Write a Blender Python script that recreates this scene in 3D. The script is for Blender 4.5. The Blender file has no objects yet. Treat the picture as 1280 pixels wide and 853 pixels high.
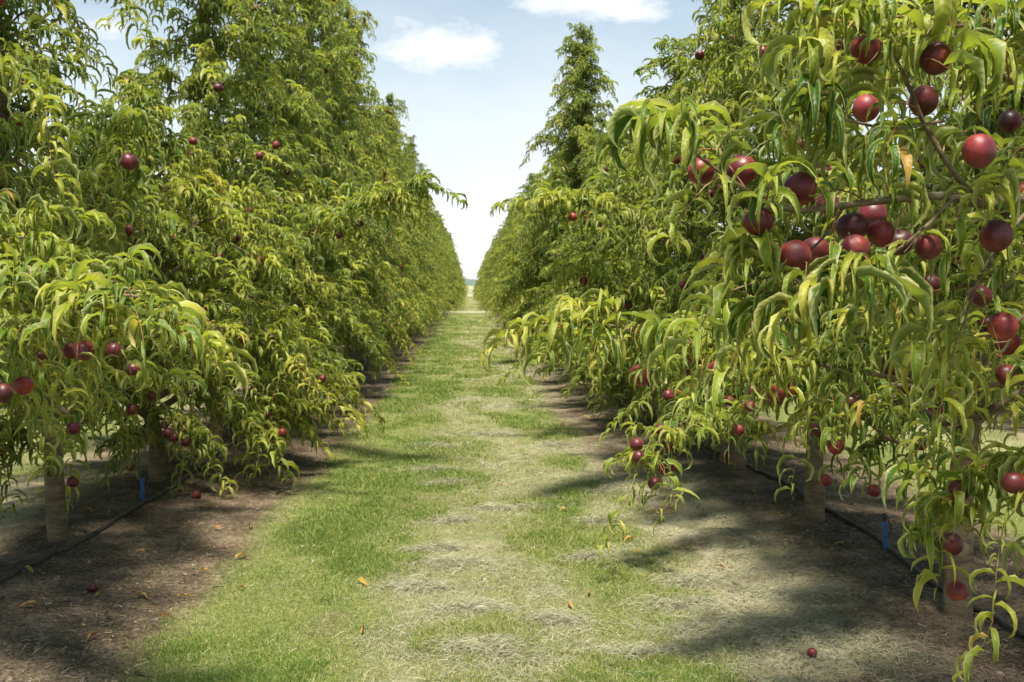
import bpy, math, random
import numpy as np

rng = np.random.default_rng(7)
random.seed(7)
scene = bpy.context.scene
COL = scene.collection
FPX = 1244.0          # focal length in photo pixels (35 mm lens)
CH = 1.5              # eye height


def P(px, py, d):
    """point of the place seen at photo pixel (px, py), d metres down the alley"""
    return np.array([(px - 588) / FPX * d, d, CH - (py - 357) / FPX * d])


# ------------------------------------------------------------------ tags
def tag(o, label=None, cat=None, group=None, kind=None):
    if label: o['label'] = label
    if cat: o['category'] = cat
    if group: o['group'] = group
    if kind: o['kind'] = kind
    return o


def link(name, me, parent=None, loc=None):
    o = bpy.data.objects.new(name, me)
    COL.objects.link(o)
    if parent is not None: o.parent = parent
    if loc is not None: o.location = loc
    return o


# ------------------------------------------------------------------ mesh maths
class MB:
    """collects vertex / face arrays, builds one mesh"""
    def __init__(s):
        s.v = []; s.f = []; s.n = 0; s.mi = []; s.tint = []; s.uv = []

    def add(s, v, f, mat=0, tint=0.5, uv=None):
        v = np.asarray(v, np.float32).reshape(-1, 3)
        f = np.asarray(f, np.int32)
        s.v.append(v); s.f.append(f + s.n); s.n += len(v)
        s.mi.append(np.full(len(f), mat, np.int32))
        t = np.empty(len(v), np.float32); t[:] = tint
        s.tint.append(t)
        s.uv.append(np.zeros((len(v), 2), np.float32) if uv is None else np.asarray(uv, np.float32).reshape(-1, 2))

    def mesh(s, name, mats, smooth=True, uv=False):
        me = bpy.data.meshes.new(name)
        V = np.concatenate(s.v)
        loops = np.concatenate([f.ravel() for f in s.f])
        sizes = np.concatenate([np.full(len(f), f.shape[1], np.int32) for f in s.f])
        starts = np.concatenate([[0], np.cumsum(sizes)[:-1]]).astype(np.int32)
        me.vertices.add(len(V)); me.vertices.foreach_set('co', V.ravel())
        me.loops.add(len(loops)); me.loops.foreach_set('vertex_index', loops)
        me.polygons.add(len(sizes)); me.polygons.foreach_set('loop_start', starts)
        for m in mats: me.materials.append(m)
        me.polygons.foreach_set('material_index', np.concatenate(s.mi))
        me.polygons.foreach_set('use_smooth', np.full(len(sizes), smooth))
        a = me.attributes.new('tint', 'FLOAT', 'POINT'); a.data.foreach_set('value', np.concatenate(s.tint))
        if uv:
            UV = np.concatenate(s.uv)[loops]
            l = me.uv_layers.new(name='UVMap'); l.data.foreach_set('uv', UV.ravel())
        me.update(calc_edges=True)
        return me


def norm(a):
    return a / np.maximum(np.linalg.norm(a, axis=-1, keepdims=True), 1e-9)


def tube(mb, pts, rad, n=8, mat=0, tint=0.5, lump=0.0, r=None, cap=True):
    pts = np.asarray(pts, float); k = len(pts)
    rad = np.broadcast_to(np.asarray(rad, float), (k,))
    T = norm(np.gradient(pts, axis=0))
    ref = np.array([0.0, 0, 1]) if abs(T[0][2]) < 0.9 else np.array([1.0, 0, 0])
    A = norm(np.cross(T, ref)); B = np.cross(T, A)
    th = np.arange(n) / n * 2 * math.pi
    R = rad[:, None] * np.ones(n)
    if lump and r is not None: R = R * (1 + lump * r.standard_normal((k, n)))
    V = pts[:, None] + R[..., None] * (np.cos(th)[None, :, None] * A[:, None] + np.sin(th)[None, :, None] * B[:, None])
    i = np.arange(k - 1)[:, None] * n; j = np.arange(n)[None]
    F = np.stack([i + j, i + (j + 1) % n, i + n + (j + 1) % n, i + n + j], -1).reshape(-1, 4)
    mb.add(V.reshape(-1, 3), F, mat, tint)
    if cap:
        m = mb.n - k * n
        mb.add(np.array([pts[-1] + T[-1] * rad[-1] * .6]), np.zeros((0, 3), np.int32), mat, tint)
        tip = mb.n - 1; e = m + (k - 1) * n + np.arange(n)
        mb.f.append(np.stack([e, np.roll(e, -1), np.full(n, tip)], -1).astype(np.int32)); mb.mi.append(np.full(n, mat, np.int32))


def smooth_path(ctrl, n):
    """Catmull-Rom through control points"""
    c = np.asarray(ctrl, float)
    c = np.vstack([2 * c[0] - c[1], c, 2 * c[-1] - c[-2]])
    out = []
    m = len(c) - 3
    for t in np.linspace(0, m - 1e-6, n):
        i = int(t); u = t - i
        p0, p1, p2, p3 = c[i:i + 4]
        out.append(.5 * ((2 * p1) + (p2 - p0) * u + (2 * p0 - 5 * p1 + 4 * p2 - p3) * u * u + (3 * p1 - p0 - 3 * p2 + p3) * u ** 3))
    return np.array(out)


# value noise (vectorised, no files)
_tab = np.random.default_rng(99).random((256, 256))
def vnoise(x, y):
    xi = np.floor(x).astype(int); yi = np.floor(y).astype(int); fx = x - xi; fy = y - yi
    fx = fx * fx * (3 - 2 * fx); fy = fy * fy * (3 - 2 * fy)
    g = lambda a, b: _tab[a & 255, b & 255]
    return (g(xi, yi) * (1 - fx) + g(xi + 1, yi) * fx) * (1 - fy) + (g(xi, yi + 1) * (1 - fx) + g(xi + 1, yi + 1) * fx) * fy
def fbm(x, y, o=4):
    s = 0; a = .5; t = 0
    for k in range(o):
        s = s + a * vnoise(x * 2 ** k + 17 * k, y * 2 ** k + 31 * k); t += a; a *= .55
    return s / t
def sstep(a, b, x):
    t = np.clip((x - a) / (b - a), 0, 1); return t * t * (3 - 2 * t)


# ------------------------------------------------------------------ materials
def mat(name):
    m = bpy.data.materials.new(name); m.use_nodes = True
    nt = m.node_tree; nt.nodes.clear()
    return m, nt, nt.nodes, nt.links
def N(nodes, t, **kw):
    n = nodes.new(t)
    for k, v in kw.items():
        if k in n.inputs: n.inputs[k].default_value = v
        else: setattr(n, k, v)
    return n
def ramp(nodes, stops, interp='LINEAR'):
    r = nodes.new('ShaderNodeValToRGB'); r.color_ramp.interpolation = interp
    e = r.color_ramp.elements
    while len(e) < len(stops): e.new(0.5)
    for i, (p, c) in enumerate(stops):
        e[i].position = p; e[i].color = (*c, 1) if len(c) == 3 else c
    return r
def mix(nodes, links, fac, a, b, blend='MIX'):
    m = nodes.new('ShaderNodeMix'); m.data_type = 'RGBA'; m.blend_type = blend
    for sock, v in ((m.inputs[0], fac), (m.inputs[6], a), (m.inputs[7], b)):
        if hasattr(v, 'is_output'): links.new(v, sock)
        elif isinstance(v, (int, float)): sock.default_value = v
        else: sock.default_value = (*v, 1)
    return m.outputs[2]
def attr(nodes, name): return N(nodes, 'ShaderNodeAttribute', attribute_name=name)


def leaf_material(name, stops, under, trans, rough=.47, margin=.6):
    m, nt, n, l = mat(name)
    a = attr(n, 'tint'); cr = ramp(n, stops); oi = n.new('ShaderNodeObjectInfo')      # every tree a little greener or yellower
    ov = N(n, 'ShaderNodeMath', operation='MULTIPLY_ADD'); l.new(oi.outputs['Random'], ov.inputs[0]); ov.inputs[1].default_value = .20; l.new(a.outputs['Fac'], ov.inputs[2])
    os_ = N(n, 'ShaderNodeMath', operation='SUBTRACT', use_clamp=True); l.new(ov.outputs[0], os_.inputs[0]); os_.inputs[1].default_value = .10; l.new(os_.outputs[0], cr.inputs[0])
    uv = n.new('ShaderNodeUVMap'); sp = n.new('ShaderNodeSeparateXYZ'); l.new(uv.outputs[0], sp.inputs[0])
    ab = N(n, 'ShaderNodeMath', operation='ABSOLUTE'); l.new(sp.outputs[0], ab.inputs[0])
    rib = ramp(n, [(0.0, (1, 1, 1)), (.10, (0, 0, 0))]); l.new(ab.outputs[0], rib.inputs[0])
    # side veins slanting away from the midrib
    ma = N(n, 'ShaderNodeMath', operation='MULTIPLY_ADD'); l.new(ab.outputs[0], ma.inputs[0]); ma.inputs[1].default_value = -.10
    l.new(sp.outputs[1], ma.inputs[2])
    fr = N(n, 'ShaderNodeMath', operation='MULTIPLY'); l.new(ma.outputs[0], fr.inputs[0]); fr.inputs[1].default_value = 70
    sn = N(n, 'ShaderNodeMath', operation='SINE'); l.new(fr.outputs[0], sn.inputs[0])
    tc = n.new('ShaderNodeTexCoord')
    nz = N(n, 'ShaderNodeTexNoise', Scale=38.0, Detail=3.0); l.new(tc.outputs['Object'], nz.inputs['Vector'])
    base = mix(n, l, .5, cr.outputs[0], nz.outputs['Fac'], 'OVERLAY')
    base = mix(n, l, .25, cr.outputs[0], base)
    ribm = N(n, 'ShaderNodeMath', operation='MULTIPLY'); l.new(rib.outputs[0], ribm.inputs[0]); ribm.inputs[1].default_value = .45
    base = mix(n, l, ribm.outputs[0], base, (.30, .32, .08))
    # a few leaves have rusty, dry edges
    edge = N(n, 'ShaderNodeMath', operation='GREATER_THAN'); l.new(ab.outputs[0], edge.inputs[0]); edge.inputs[1].default_value = .72
    nz2 = N(n, 'ShaderNodeTexNoise', Scale=9.0, Detail=1.0); l.new(tc.outputs['Object'], nz2.inputs['Vector'])
    g2 = ramp(n, [(.56, (0, 0, 0)), (.66, (1, 1, 1))]); l.new(nz2.outputs['Fac'], g2.inputs[0])
    em = N(n, 'ShaderNodeMath', operation='MULTIPLY'); l.new(edge.outputs[0], em.inputs[0]); l.new(g2.outputs[0], em.inputs[1])
    em2 = N(n, 'ShaderNodeMath', operation='MULTIPLY'); l.new(em.outputs[0], em2.inputs[0]); em2.inputs[1].default_value = .55
    base = mix(n, l, em2.outputs[0], base, (.26, .17, .07))
    marg = ramp(n, [(.62, (0, 0, 0)), (.90, (1, 1, 1))]); l.new(ab.outputs[0], marg.inputs[0])
    mm = N(n, 'ShaderNodeMath', operation='MULTIPLY'); l.new(marg.outputs[0], mm.inputs[0]); mm.inputs[1].default_value = margin
    base = mix(n, l, mm.outputs[0], base, (.42, .39, .15))
    geo = n.new('ShaderNodeNewGeometry')
    base = mix(n, l, geo.outputs['Backfacing'], base, mix(n, l, .48, base, under))
    b = N(n, 'ShaderNodeBsdfPrincipled', Roughness=rough); l.new(base, b.inputs['Base Color'])
    b.inputs['Specular IOR Level'].default_value = .30
    bp = N(n, 'ShaderNodeBump', Strength=.16, Distance=.0015)
    add = N(n, 'ShaderNodeMath', operation='MULTIPLY_ADD'); l.new(nz.outputs['Fac'], add.inputs[0]); add.inputs[1].default_value = 2.0; l.new(sn.outputs[0], add.inputs[2])
    l.new(add.outputs[0], bp.inputs['Height']); l.new(bp.outputs[0], b.inputs['Normal'])
    t = n.new('ShaderNodeBsdfTranslucent')
    tcx = mix(n, l, 1.0, base, trans, 'MULTIPLY'); l.new(tcx, t.inputs['Color'])
    ms = N(n, 'ShaderNodeMixShader'); ms.inputs[0].default_value = .30
    l.new(b.outputs[0], ms.inputs[1]); l.new(t.outputs[0], ms.inputs[2])
    o = n.new('ShaderNodeOutputMaterial'); l.new(ms.outputs[0], o.inputs[0])
    return m

LEAF = leaf_material('nectarine_leaf',
    [(0.0, (.016, .060, .004)), (.30, (.044, .112, .007)), (.60, (.145, .200, .014)), (.86, (.33, .325, .040)), (.97, (.36, .30, .06)), (1.0, (.42, .24, .05))],
    (.37, .39, .17), (1.7, 1.85, .45))

def simple(name, colA, colB, scale, rough, bump=.3, dist=.01, detail=5, use_tint=False, stretch=None, spec=.5):
    m, nt, n, l = mat(name)
    tc = n.new('ShaderNodeTexCoord'); src = tc.outputs['Object']
    if stretch:
        mp = n.new('ShaderNodeMapping'); mp.inputs['Scale'].default_value = stretch; l.new(src, mp.inputs[0]); src = mp.outputs[0]
    nz = N(n, 'ShaderNodeTexNoise', Scale=scale, Detail=float(detail), Roughness=.65); l.new(src, nz.inputs['Vector'])
    cr = ramp(n, [(.32, colA), (.68, colB)])
    if use_tint:
        a = attr(n, 'tint'); l.new(a.outputs['Fac'], cr.inputs[0]); cr.color_ramp.elements[0].position = 0; cr.color_ramp.elements[1].position = 1
    else: l.new(nz.outputs['Fac'], cr.inputs[0])
    b = N(n, 'ShaderNodeBsdfPrincipled', Roughness=rough); l.new(cr.outputs[0], b.inputs['Base Color'])
    b.inputs['Specular IOR Level'].default_value = spec
    bp = N(n, 'ShaderNodeBump', Strength=bump, Distance=dist); l.new(nz.outputs['Fac'], bp.inputs['Height']); l.new(bp.outputs[0], b.inputs['Normal'])
    o = n.new('ShaderNodeOutputMaterial'); l.new(b.outputs[0], o.inputs[0])
    return m

# bark: grey brown, horizontal lenticel bands, lichen spots
def bark_material():
    m, nt, n, l = mat('bark')
    tc = n.new('ShaderNodeTexCoord')
    mp = n.new('ShaderNodeMapping'); mp.inputs['Scale'].default_value = (1, 1, 5); l.new(tc.outputs['Object'], mp.inputs[0])
    n1 = N(n, 'ShaderNodeTexNoise', Scale=9.0, Detail=7.0, Roughness=.7); l.new(mp.outputs[0], n1.inputs['Vector'])
    n2 = N(n, 'ShaderNodeTexNoise', Scale=14.0, Detail=4.0); l.new(tc.outputs['Object'], n2.inputs['Vector'])
    c1 = ramp(n, [(.30, (.045, .032, .019)), (.50, (.145, .102, .056)), (.72, (.260, .195, .112))]); l.new(n1.outputs['Fac'], c1.inputs[0])
    c2 = ramp(n, [(.56, (0, 0, 0)), (.70, (1, 1, 1))]); l.new(n2.outputs['Fac'], c2.inputs[0])
    col = mix(n, l, c2.outputs[0], c1.outputs[0], (.20, .20, .11))
    b = N(n, 'ShaderNodeBsdfPrincipled', Roughness=.85); l.new(col, b.inputs['Base Color'])
    bp = N(n, 'ShaderNodeBump', Strength=.7, Distance=.01); l.new(n1.outputs['Fac'], bp.inputs['Height']); l.new(bp.outputs[0], b.inputs['Normal'])
    o = n.new('ShaderNodeOutputMaterial'); l.new(b.outputs[0], o.inputs[0])
    return m
BARK = bark_material()
TWIG = simple('young_twig', (.20, .17, .05), (.26, .075, .035), 20, .5, use_tint=True, bump=.1)

def fruit_material():
    m, nt, n, l = mat('nectarine_skin')
    tc = n.new('ShaderNodeTexCoord'); oi = n.new('ShaderNodeObjectInfo')
    va = N(n, 'ShaderNodeVectorMath', operation='ADD'); l.new(tc.outputs['Object'], va.inputs[0])
    vs = N(n, 'ShaderNodeVectorMath', operation='SCALE'); vs.inputs[3].default_value = 40
    cx = n.new('ShaderNodeCombineXYZ'); l.new(oi.outputs['Random'], cx.inputs[0]); l.new(oi.outputs['Random'], cx.inputs[1]); l.new(cx.outputs[0], vs.inputs[0]); l.new(vs.outputs[0], va.inputs[1])
    n1 = N(n, 'ShaderNodeTexNoise', Scale=16.0, Detail=5.0); l.new(va.outputs[0], n1.inputs['Vector'])
    c1 = ramp(n, [(.28, (.045, .006, .012)), (.48, (.12, .009, .015)), (.64, (.25, .024, .020)), (.80, (.60, .22, .03))]); l.new(n1.outputs['Fac'], c1.inputs[0])
    n2 = N(n, 'ShaderNodeTexNoise', Scale=260.0, Detail=2.0); l.new(va.outputs[0], n2.inputs['Vector'])
    c2 = ramp(n, [(.62, (0, 0, 0)), (.72, (1, 1, 1))]); l.new(n2.outputs['Fac'], c2.inputs[0])
    fm = N(n, 'ShaderNodeMath', operation='MULTIPLY'); l.new(c2.outputs[0], fm.inputs[0]); fm.inputs[1].default_value = .28
    col = mix(n, l, fm.outputs[0], c1.outputs[0], (.42, .20, .10))
    r2 = ramp(n, [(0, (.45, .45, .45)), (1, (1.25, 1.2, 1.15))]); l.new(oi.outputs['Random'], r2.inputs[0])
    col = mix(n, l, 1.0, col, r2.outputs[0], 'MULTIPLY')
    b = N(n, 'ShaderNodeBsdfPrincipled'); l.new(col, b.inputs['Base Color'])
    rr = ramp(n, [(.3, (.38, .38, .38)), (.7, (.56, .56, .56))]); n3 = N(n, 'ShaderNodeTexNoise', Scale=30.0, Detail=3.0); l.new(va.outputs[0], n3.inputs['Vector']); l.new(n3.outputs['Fac'], rr.inputs[0])
    l.new(rr.outputs[0], b.inputs['Roughness'])
    b.inputs['Sheen Weight'].default_value = .05
    bp = N(n, 'ShaderNodeBump', Strength=.12, Distance=.001); l.new(n2.outputs['Fac'], bp.inputs['Height']); l.new(bp.outputs[0], b.inputs['Normal'])
    o = n.new('ShaderNodeOutputMaterial'); l.new(b.outputs[0], o.inputs[0])
    return m
SKIN = fruit_material()

# ------------------------------------------------------------------ leaves
CLEAR = []
def leaves(mb, r, B, D0, L, ns=5, W=None, tint=None, hook=1.0, mat=0, lift=False, wid=1.0):
    n = len(B)
    if n == 0: return
    D0 = norm(D0)
    if lift: D0 = norm(np.stack([D0[:, 0], D0[:, 1], np.where(D0[:, 2] < .15, .15 - .35 * (D0[:, 2] - .15) * (r.random(n) < .8), D0[:, 2])], -1))
    down = np.array([0, 0, -1.0])
    A = np.cross(D0, down); A = norm(A + 1e-3 * r.standard_normal((n, 3)))
    A = norm(A - (A * D0).sum(-1, keepdims=True) * D0)
    C = np.cross(A, D0)
    # how far the leaf already hangs limits its bend; tips hook back inwards
    up = D0[:, 2]
    kap = (2.45 + .55 * up + .60 * r.standard_normal(n)) * hook
    kap = np.clip(kap, .6, 3.9)
    if W is None: W = wid * L * (.108 + .028 * r.standard_normal(n)).clip(.06, .19)
    fold = (1.02 + .25 * r.standard_normal(n)).clip(.2, 1.38)
    roll = r.standard_normal(n) * .45
    twist = r.standard_normal(n) * .5
    t = np.linspace(0, 1, ns + 1)
    th = kap[:, None] * t[None] ** 1.05
    dirs = D0[:, None] * np.cos(th)[..., None] + C[:, None] * np.sin(th)[..., None]
    nor = D0[:, None] * np.sin(th)[..., None] - C[:, None] * np.cos(th)[..., None]    # upper side
    step = np.zeros_like(dirs); step[:, 1:] = .5 * (dirs[:, 1:] + dirs[:, :-1]) * (L[:, None, None] / ns)
    mid = B[:, None] + np.cumsum(step, 1)
    ra = roll[:, None] + twist[:, None] * t[None]
    S = A[:, None] * np.cos(ra)[..., None] + nor * np.sin(ra)[..., None]
    U = nor * np.cos(ra)[..., None] - A[:, None] * np.sin(ra)[..., None]
    prof = np.sin(np.pi * np.clip(t, 0, 1) ** .78) ** .8 * (1 - .25 * t); prof[0] = .10; prof[-1] = .02
    w = W[:, None] * prof[None]
    wav = .26 * w * np.sin(t[None] * 17 + r.random(n)[:, None] * 6.28)
    cf = np.cos(fold)[:, None] * w; sf = np.sin(fold)[:, None] * w
    Lf = mid + S * cf[..., None] + U * (sf + wav)[..., None]
    Rt = mid - S * cf[..., None] + U * (sf - wav)[..., None]
    V = np.stack([Lf, mid, Rt], 2).reshape(n, -1, 3)          # (n,(ns+1)*3,3)
    if CLEAR:            # drop most leaves that hide the hand-set fruit from the camera
        eye = CLEAR[0]; ok = np.ones(n, bool)
        for c_, rad_ in CLEAR[1]:
            ax = c_ - eye; dist = np.linalg.norm(ax); ax = ax / dist
            q = V - eye; al = q @ ax; perp = np.linalg.norm(q - al[..., None] * ax, axis=-1) / np.maximum(al, .05) * dist
            hit = ((perp < rad_ * .85) & (al < dist + .01) & (al > .3)).any(1)
            ok &= ~(hit & (r.random(n) < .86))
        V = V[ok]; n = len(V)
        if n == 0: return
        if tint is not None: tint = np.asarray(tint)[ok]
    i = np.arange(ns)[:, None] * 3; j = np.arange(2)[None]
    F = np.stack([i + j, i + j + 1, i + 3 + j + 1, i + 3 + j], -1).reshape(-1, 4)
    nv = (ns + 1) * 3
    F = (F[None] + (np.arange(n) * nv)[:, None, None]).reshape(-1, 4)
    if tint is None: tint = r.random(n)
    T = np.repeat(tint, nv)
    uv = np.stack([np.tile([-1, 0, 1], ns + 1), np.repeat(t, 3)], -1)
    mb.add(V.reshape(-1, 3), F, mat, T, np.tile(uv, (n, 1)))


def shoots(mb, r, O, D, L, sag, gap=.016, ns=5, leafL=.130, tint0=.5, stem=.0022, wid=1.0):
    """leafy shoots: arching thin stems with alternate hanging leaves"""
    n = len(O)
    if n == 0: return
    D = norm(D); K = 6
    s = np.linspace(0, 1, K)
    wob = r.standard_normal((n, 3)) * .06
    def pos(idx, u):
        return O[idx] + L[idx, None] * (D[idx] * u[:, None] + np.array([0, 0, -1.0]) * (sag[idx] * u * u)[:, None] + wob[idx] * np.sin(u * 5)[:, None])
    idx = np.repeat(np.arange(n), K); u = np.tile(s, n)
    C = pos(idx, u).reshape(n, K, 3)
    T = norm(np.gradient(C, axis=1))
    A = norm(np.cross(T, np.array([.3, .2, 1.0]))); Bq = np.cross(T, A)
    th = np.arange(3) / 3 * 2 * np.pi
    rad = stem * (1.25 - .85 * s)[None, :, None, None] * (0.8 + .6 * L[:, None, None, None])
    V = C[:, :, None] + rad * (np.cos(th)[None, None, :, None] * A[:, :, None] + np.sin(th)[None, None, :, None] * Bq[:, :, None])
    i = np.arange(K - 1)[:, None] * 3; j = np.arange(3)[None]
    F = np.stack([i + j, i + (j + 1) % 3, i + 3 + (j + 1) % 3, i + 3 + j], -1).reshape(-1, 4)
    F = (F[None] + (np.arange(n) * K * 3)[:, None, None]).reshape(-1, 4)
    mb.add(V.reshape(-1, 3), F, 1, np.repeat(r.random(n), K * 3))
    # leaves
    m = np.maximum(3, (L / gap).astype(int))
    idx = np.repeat(np.arange(n), m)
    k = np.concatenate([np.arange(q) for q in m])
    u = (k + .5 + r.random(len(k)) * .5) / m[idx]
    B = pos(idx, u)
    tan = norm(D[idx] + np.array([0, 0, -2.0]) * (sag[idx] * u)[:, None])
    ph = k * 2.4 + r.random(n)[idx] * 6.28
    a = norm(np.cross(tan, np.array([.3, .2, 1.0]))); b = np.cross(tan, a)
    radial = np.cos(ph)[:, None] * a + np.sin(ph)[:, None] * b
    tipw = (u > .85)[:, None]
    d0 = radial * np.where(tipw, .45, .8) + tan * np.where(tipw, 1.0, .55) + np.array([0, 0, .50]) + r.standard_normal((len(k), 3)) * .12
    ll = leafL * (1 + .26 * r.standard_normal(len(k))).clip(.40, 1.55) * np.where(u > .92, .75, 1)
    # hue: outer leaves and whole shoots vary together
    t = (tint0 if np.isscalar(tint0) else tint0[idx]) + (r.standard_normal(n) * .17)[idx] + .12 * (u - .5) + r.standard_normal(len(k)) * .10
    sp = r.random(len(k)); t = np.where(sp > .994, .97 + .03 * r.random(len(k)), t.clip(0, .84))
    leaves(mb, r, B, d0, ll, ns=ns, tint=t, lift=True, wid=wid)


# ------------------------------------------------------------------ fruit
def fruit_mesh(nu=30, nv=20):
    th = np.linspace(0, np.pi, nv + 1); ph = np.arange(nu) / nu * 2 * np.pi
    TH, PH = np.meshgrid(th, ph, indexing='ij')
    d = np.minimum(PH, 2 * np.pi - PH)
    R = 1 - .085 * np.exp(-(d / .16) ** 2) * np.sin(TH) - .10 * np.exp(-(TH / .30) ** 2) + .03 * np.exp(-((np.pi - TH) / .2) ** 2)
    R = R * .034 * (1 + .02 * np.cos(PH * 2 + .6))
    V = np.stack([R * np.sin(TH) * np.cos(PH), R * np.sin(TH) * np.sin(PH), R * np.cos(TH) * .97], -1).reshape(-1, 3)
    i = np.arange(nv)[:, None] * nu; j = np.arange(nu)[None]
    F = np.stack([i + j, i + nu + j, i + nu + (j + 1) % nu, i + (j + 1) % nu], -1).reshape(-1, 4)
    mb = MB(); mb.add(V, F)
    # short stalk in the hollow
    tube(mb, [(0, 0, .026), (0, 0, .034), (.001, 0, .040)], [.0022, .0018, .0024], n=6, mat=1)
    return mb.mesh('fruit', [SKIN, BARK])
FRUIT = fruit_mesh()


# ------------------------------------------------------------------ tree generator
class Tree: pass

def grow(seed, H=6.0, Rl=1.25, Rt=.66, z0=.62, nl=34, zl=1.0, nf=40, gap=.0125, ns=5, step=.074, lean=(0, 0), extra=(), fruits=(),
         base_r=.051, dens=1.0, rfun=None, topfill=1.0, tufts=(), origin=None, wid=1.08, leafL=.130, ymin=-9, zmin=.22):
    """coordinates local to the trunk's foot.  extra: hand-set limbs [(points, r0, r1, shoot step, shoot length)]"""
    r = np.random.default_rng(seed)
    T = Tree(); T.limbs = []; T.fruits = []
    def R(z):
        if rfun: return rfun(z)
        if z < zl: return Rl * (.42 + .58 * z / zl)
        a = (z - zl) / max(.70 * H - zl, .1)
        if a < 1: return Rl + (Rt - Rl) * a
        return max(.10, Rt * (1 - (z - .70 * H) / (.30 * H)) if z < H else .10)
    # leader
    zz = np.linspace(0, H * .97, 16)
    wx = np.cumsum(r.standard_normal(16)) * .022 + lean[0] * (zz / H) ; wy = np.cumsum(r.standard_normal(16)) * .022 + lean[1] * (zz / H)
    wx -= wx[0]; wy -= wy[0]; wx[:3] *= .3; wy[:3] *= .3
    lead = np.stack([wx, wy, zz], -1)
    lead[0, 2] = -.06
    rad = base_r * (1 - zz / H) ** .8 + .006; rad[0] *= 1.12
    LP = smooth_path(lead, 40); LR = np.interp(np.linspace(0, 1, 40), np.linspace(0, 1, 16), rad)
    LR = LR * (1 + .22 * np.exp(-(LP[:, 2] / .05) ** 2) + .10 * np.exp(-((LP[:, 2] - .22) / .06) ** 2))
    T.lead = (LP, LR)
    def lead_at(z): return np.array([np.interp(z, lead[:, 2], lead[:, 0]), np.interp(z, lead[:, 2], lead[:, 1]), z])
    O = []; D = []; L = []; S = []; tt = []
    CLEAR.clear()
    if origin is not None: CLEAR.extend([np.array([-origin[0], -origin[1], CH]), [(np.array(q), .036) for q in fruits]])
    def along(path, r0, stp, sl, frac0=.22, own=.5):
        seg = np.linalg.norm(np.diff(path, axis=0), axis=1); cum = np.concatenate([[0], np.cumsum(seg)]); tot = cum[-1]
        s = tot * frac0
        az = r.random() * 6.28
        while s < tot:
            p = np.array([np.interp(s, cum, path[:, i]) for i in range(3)])
            q = np.array([np.interp(min(s + .03, tot), cum, path[:, i]) for i in range(3)]); tn = norm(q - p + 1e-6)
            az += 2.4 + r.standard_normal() * .3
            a = norm(np.cross(tn, (0.1, .1, 1.0))); b = np.cross(tn, a)
            rd = math.cos(az) * a + math.sin(az) * b
            d = rd * .9 + tn * .75 + np.array([0, 0, .30])
            O.append(p); D.append(d); f = s / tot
            L.append(sl * (.55 + .75 * r.random()) * (.85 + .1 * f)); S.append(.25 + .65 * r.random()); tt.append(own + .10 * (f - .5))
            if r.random() < nf / (nl * 14.0) and f > .5: T.fruits.append(p + rd * .05 + norm(np.array([p[0], p[1], 1e-4])) * .17 + np.array([0, 0, -.07]))
            s += stp * (.6 + .8 * r.random()) * (1.25 - .5 * f)
        # leading shoot at the tip
        O.append(path[-1]); D.append(norm(path[-1] - path[-3]) + np.array([0, 0, .1])); L.append(sl * 1.35); S.append(.45); tt.append(own + .1)
    az = r.random() * 6.28
    for i in range(nl):
        f = (i + r.random() * .8) / nl
        z = z0 + (H * .93 - z0) * f ** 1.25
        az += 2.4 + r.standard_normal() * .25
        Rz = R(z + .25) * (.72 + .38 * r.random())
        e0 = math.radians(38 + 22 * f + 8 * r.standard_normal())      # rises from the trunk, then arches over
        o = lead_at(z)
        h = np.array([math.cos(az), math.sin(az), 0])
        side = np.array([-h[1], h[0], 0]) * r.standard_normal() * .12
        rise = Rz * math.tan(e0) * .36
        dr = Rz * (.38 - .10 * f) * (.6 + .8 * r.random())
        pts = [o, o + h * Rz * .3 + np.array([0, 0, rise * .62]) + side * Rz * .5, o + h * Rz * .66 + np.array([0, 0, rise]) + side * Rz,
               o + h * Rz + np.array([0, 0, rise - dr * .55]) + side * Rz * 1.3]
        path = smooth_path(pts, 12)
        r0 = max(.007, .034 * (1 - f) ** .7 * min(1, Rz)); rr = np.linspace(r0, .004, 12)
        T.limbs.append((path, rr))
        along(path, r0, step / dens, .34 if f < .8 else .28, frac0=.26, own=.42 + .12 * f)
    # spurs and shoots straight on the leader
    z = max(.75, z0)
    while z < H * .99:
        p = lead_at(min(z, H * .97)); a = r.random() * 6.28
        O.append(p); D.append(np.array([math.cos(a), math.sin(a), .55 + r.random()])); L.append(.24 + .22 * r.random() + (.1 if z > .8 * H else 0) - (.22 if z > .93 * H else 0)); S.append(.2 + .4 * r.random()); tt.append(.38)
        z += .05 / topfill
    n_main = len(O)
    for ex in extra:
        pts, r0, r1, stp, sl = ex[:5]; fr0 = ex[5] if len(ex) > 5 else .2
        path = smooth_path(pts, 22); T.limbs.append((path, np.linspace(r0, r1, 22)))
        along(path, r0, stp, sl, frac0=fr0, own=.44)
    O = np.array(O); D = np.array(D); L = np.array(L); S = np.array(S); tt = np.array(tt)
    tt = tt + .10 * np.clip((np.hypot(O[:, 0], O[:, 1]) / max(Rl, .1)) - .6, -.5, .6)
    keep = (O[:, 2] > .32) & (O[:, 1] > ymin) & (O[:, 2] - (S * L).clip(0, .35) * .8 > np.where(np.arange(len(O)) < n_main, zmin, .12))
    O, D, L, S, tt = O[keep], D[keep], L[keep], S[keep], tt[keep]
    # hold low shoots off the ground
    low = (O[:, 2] - S * L) < .20
    L = np.where(low, L * .7, L)
    mb = MB()
    shoots(mb, r, O, D, L, S, gap=gap, ns=ns, tint0=tt, wid=wid, leafL=leafL)
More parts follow.
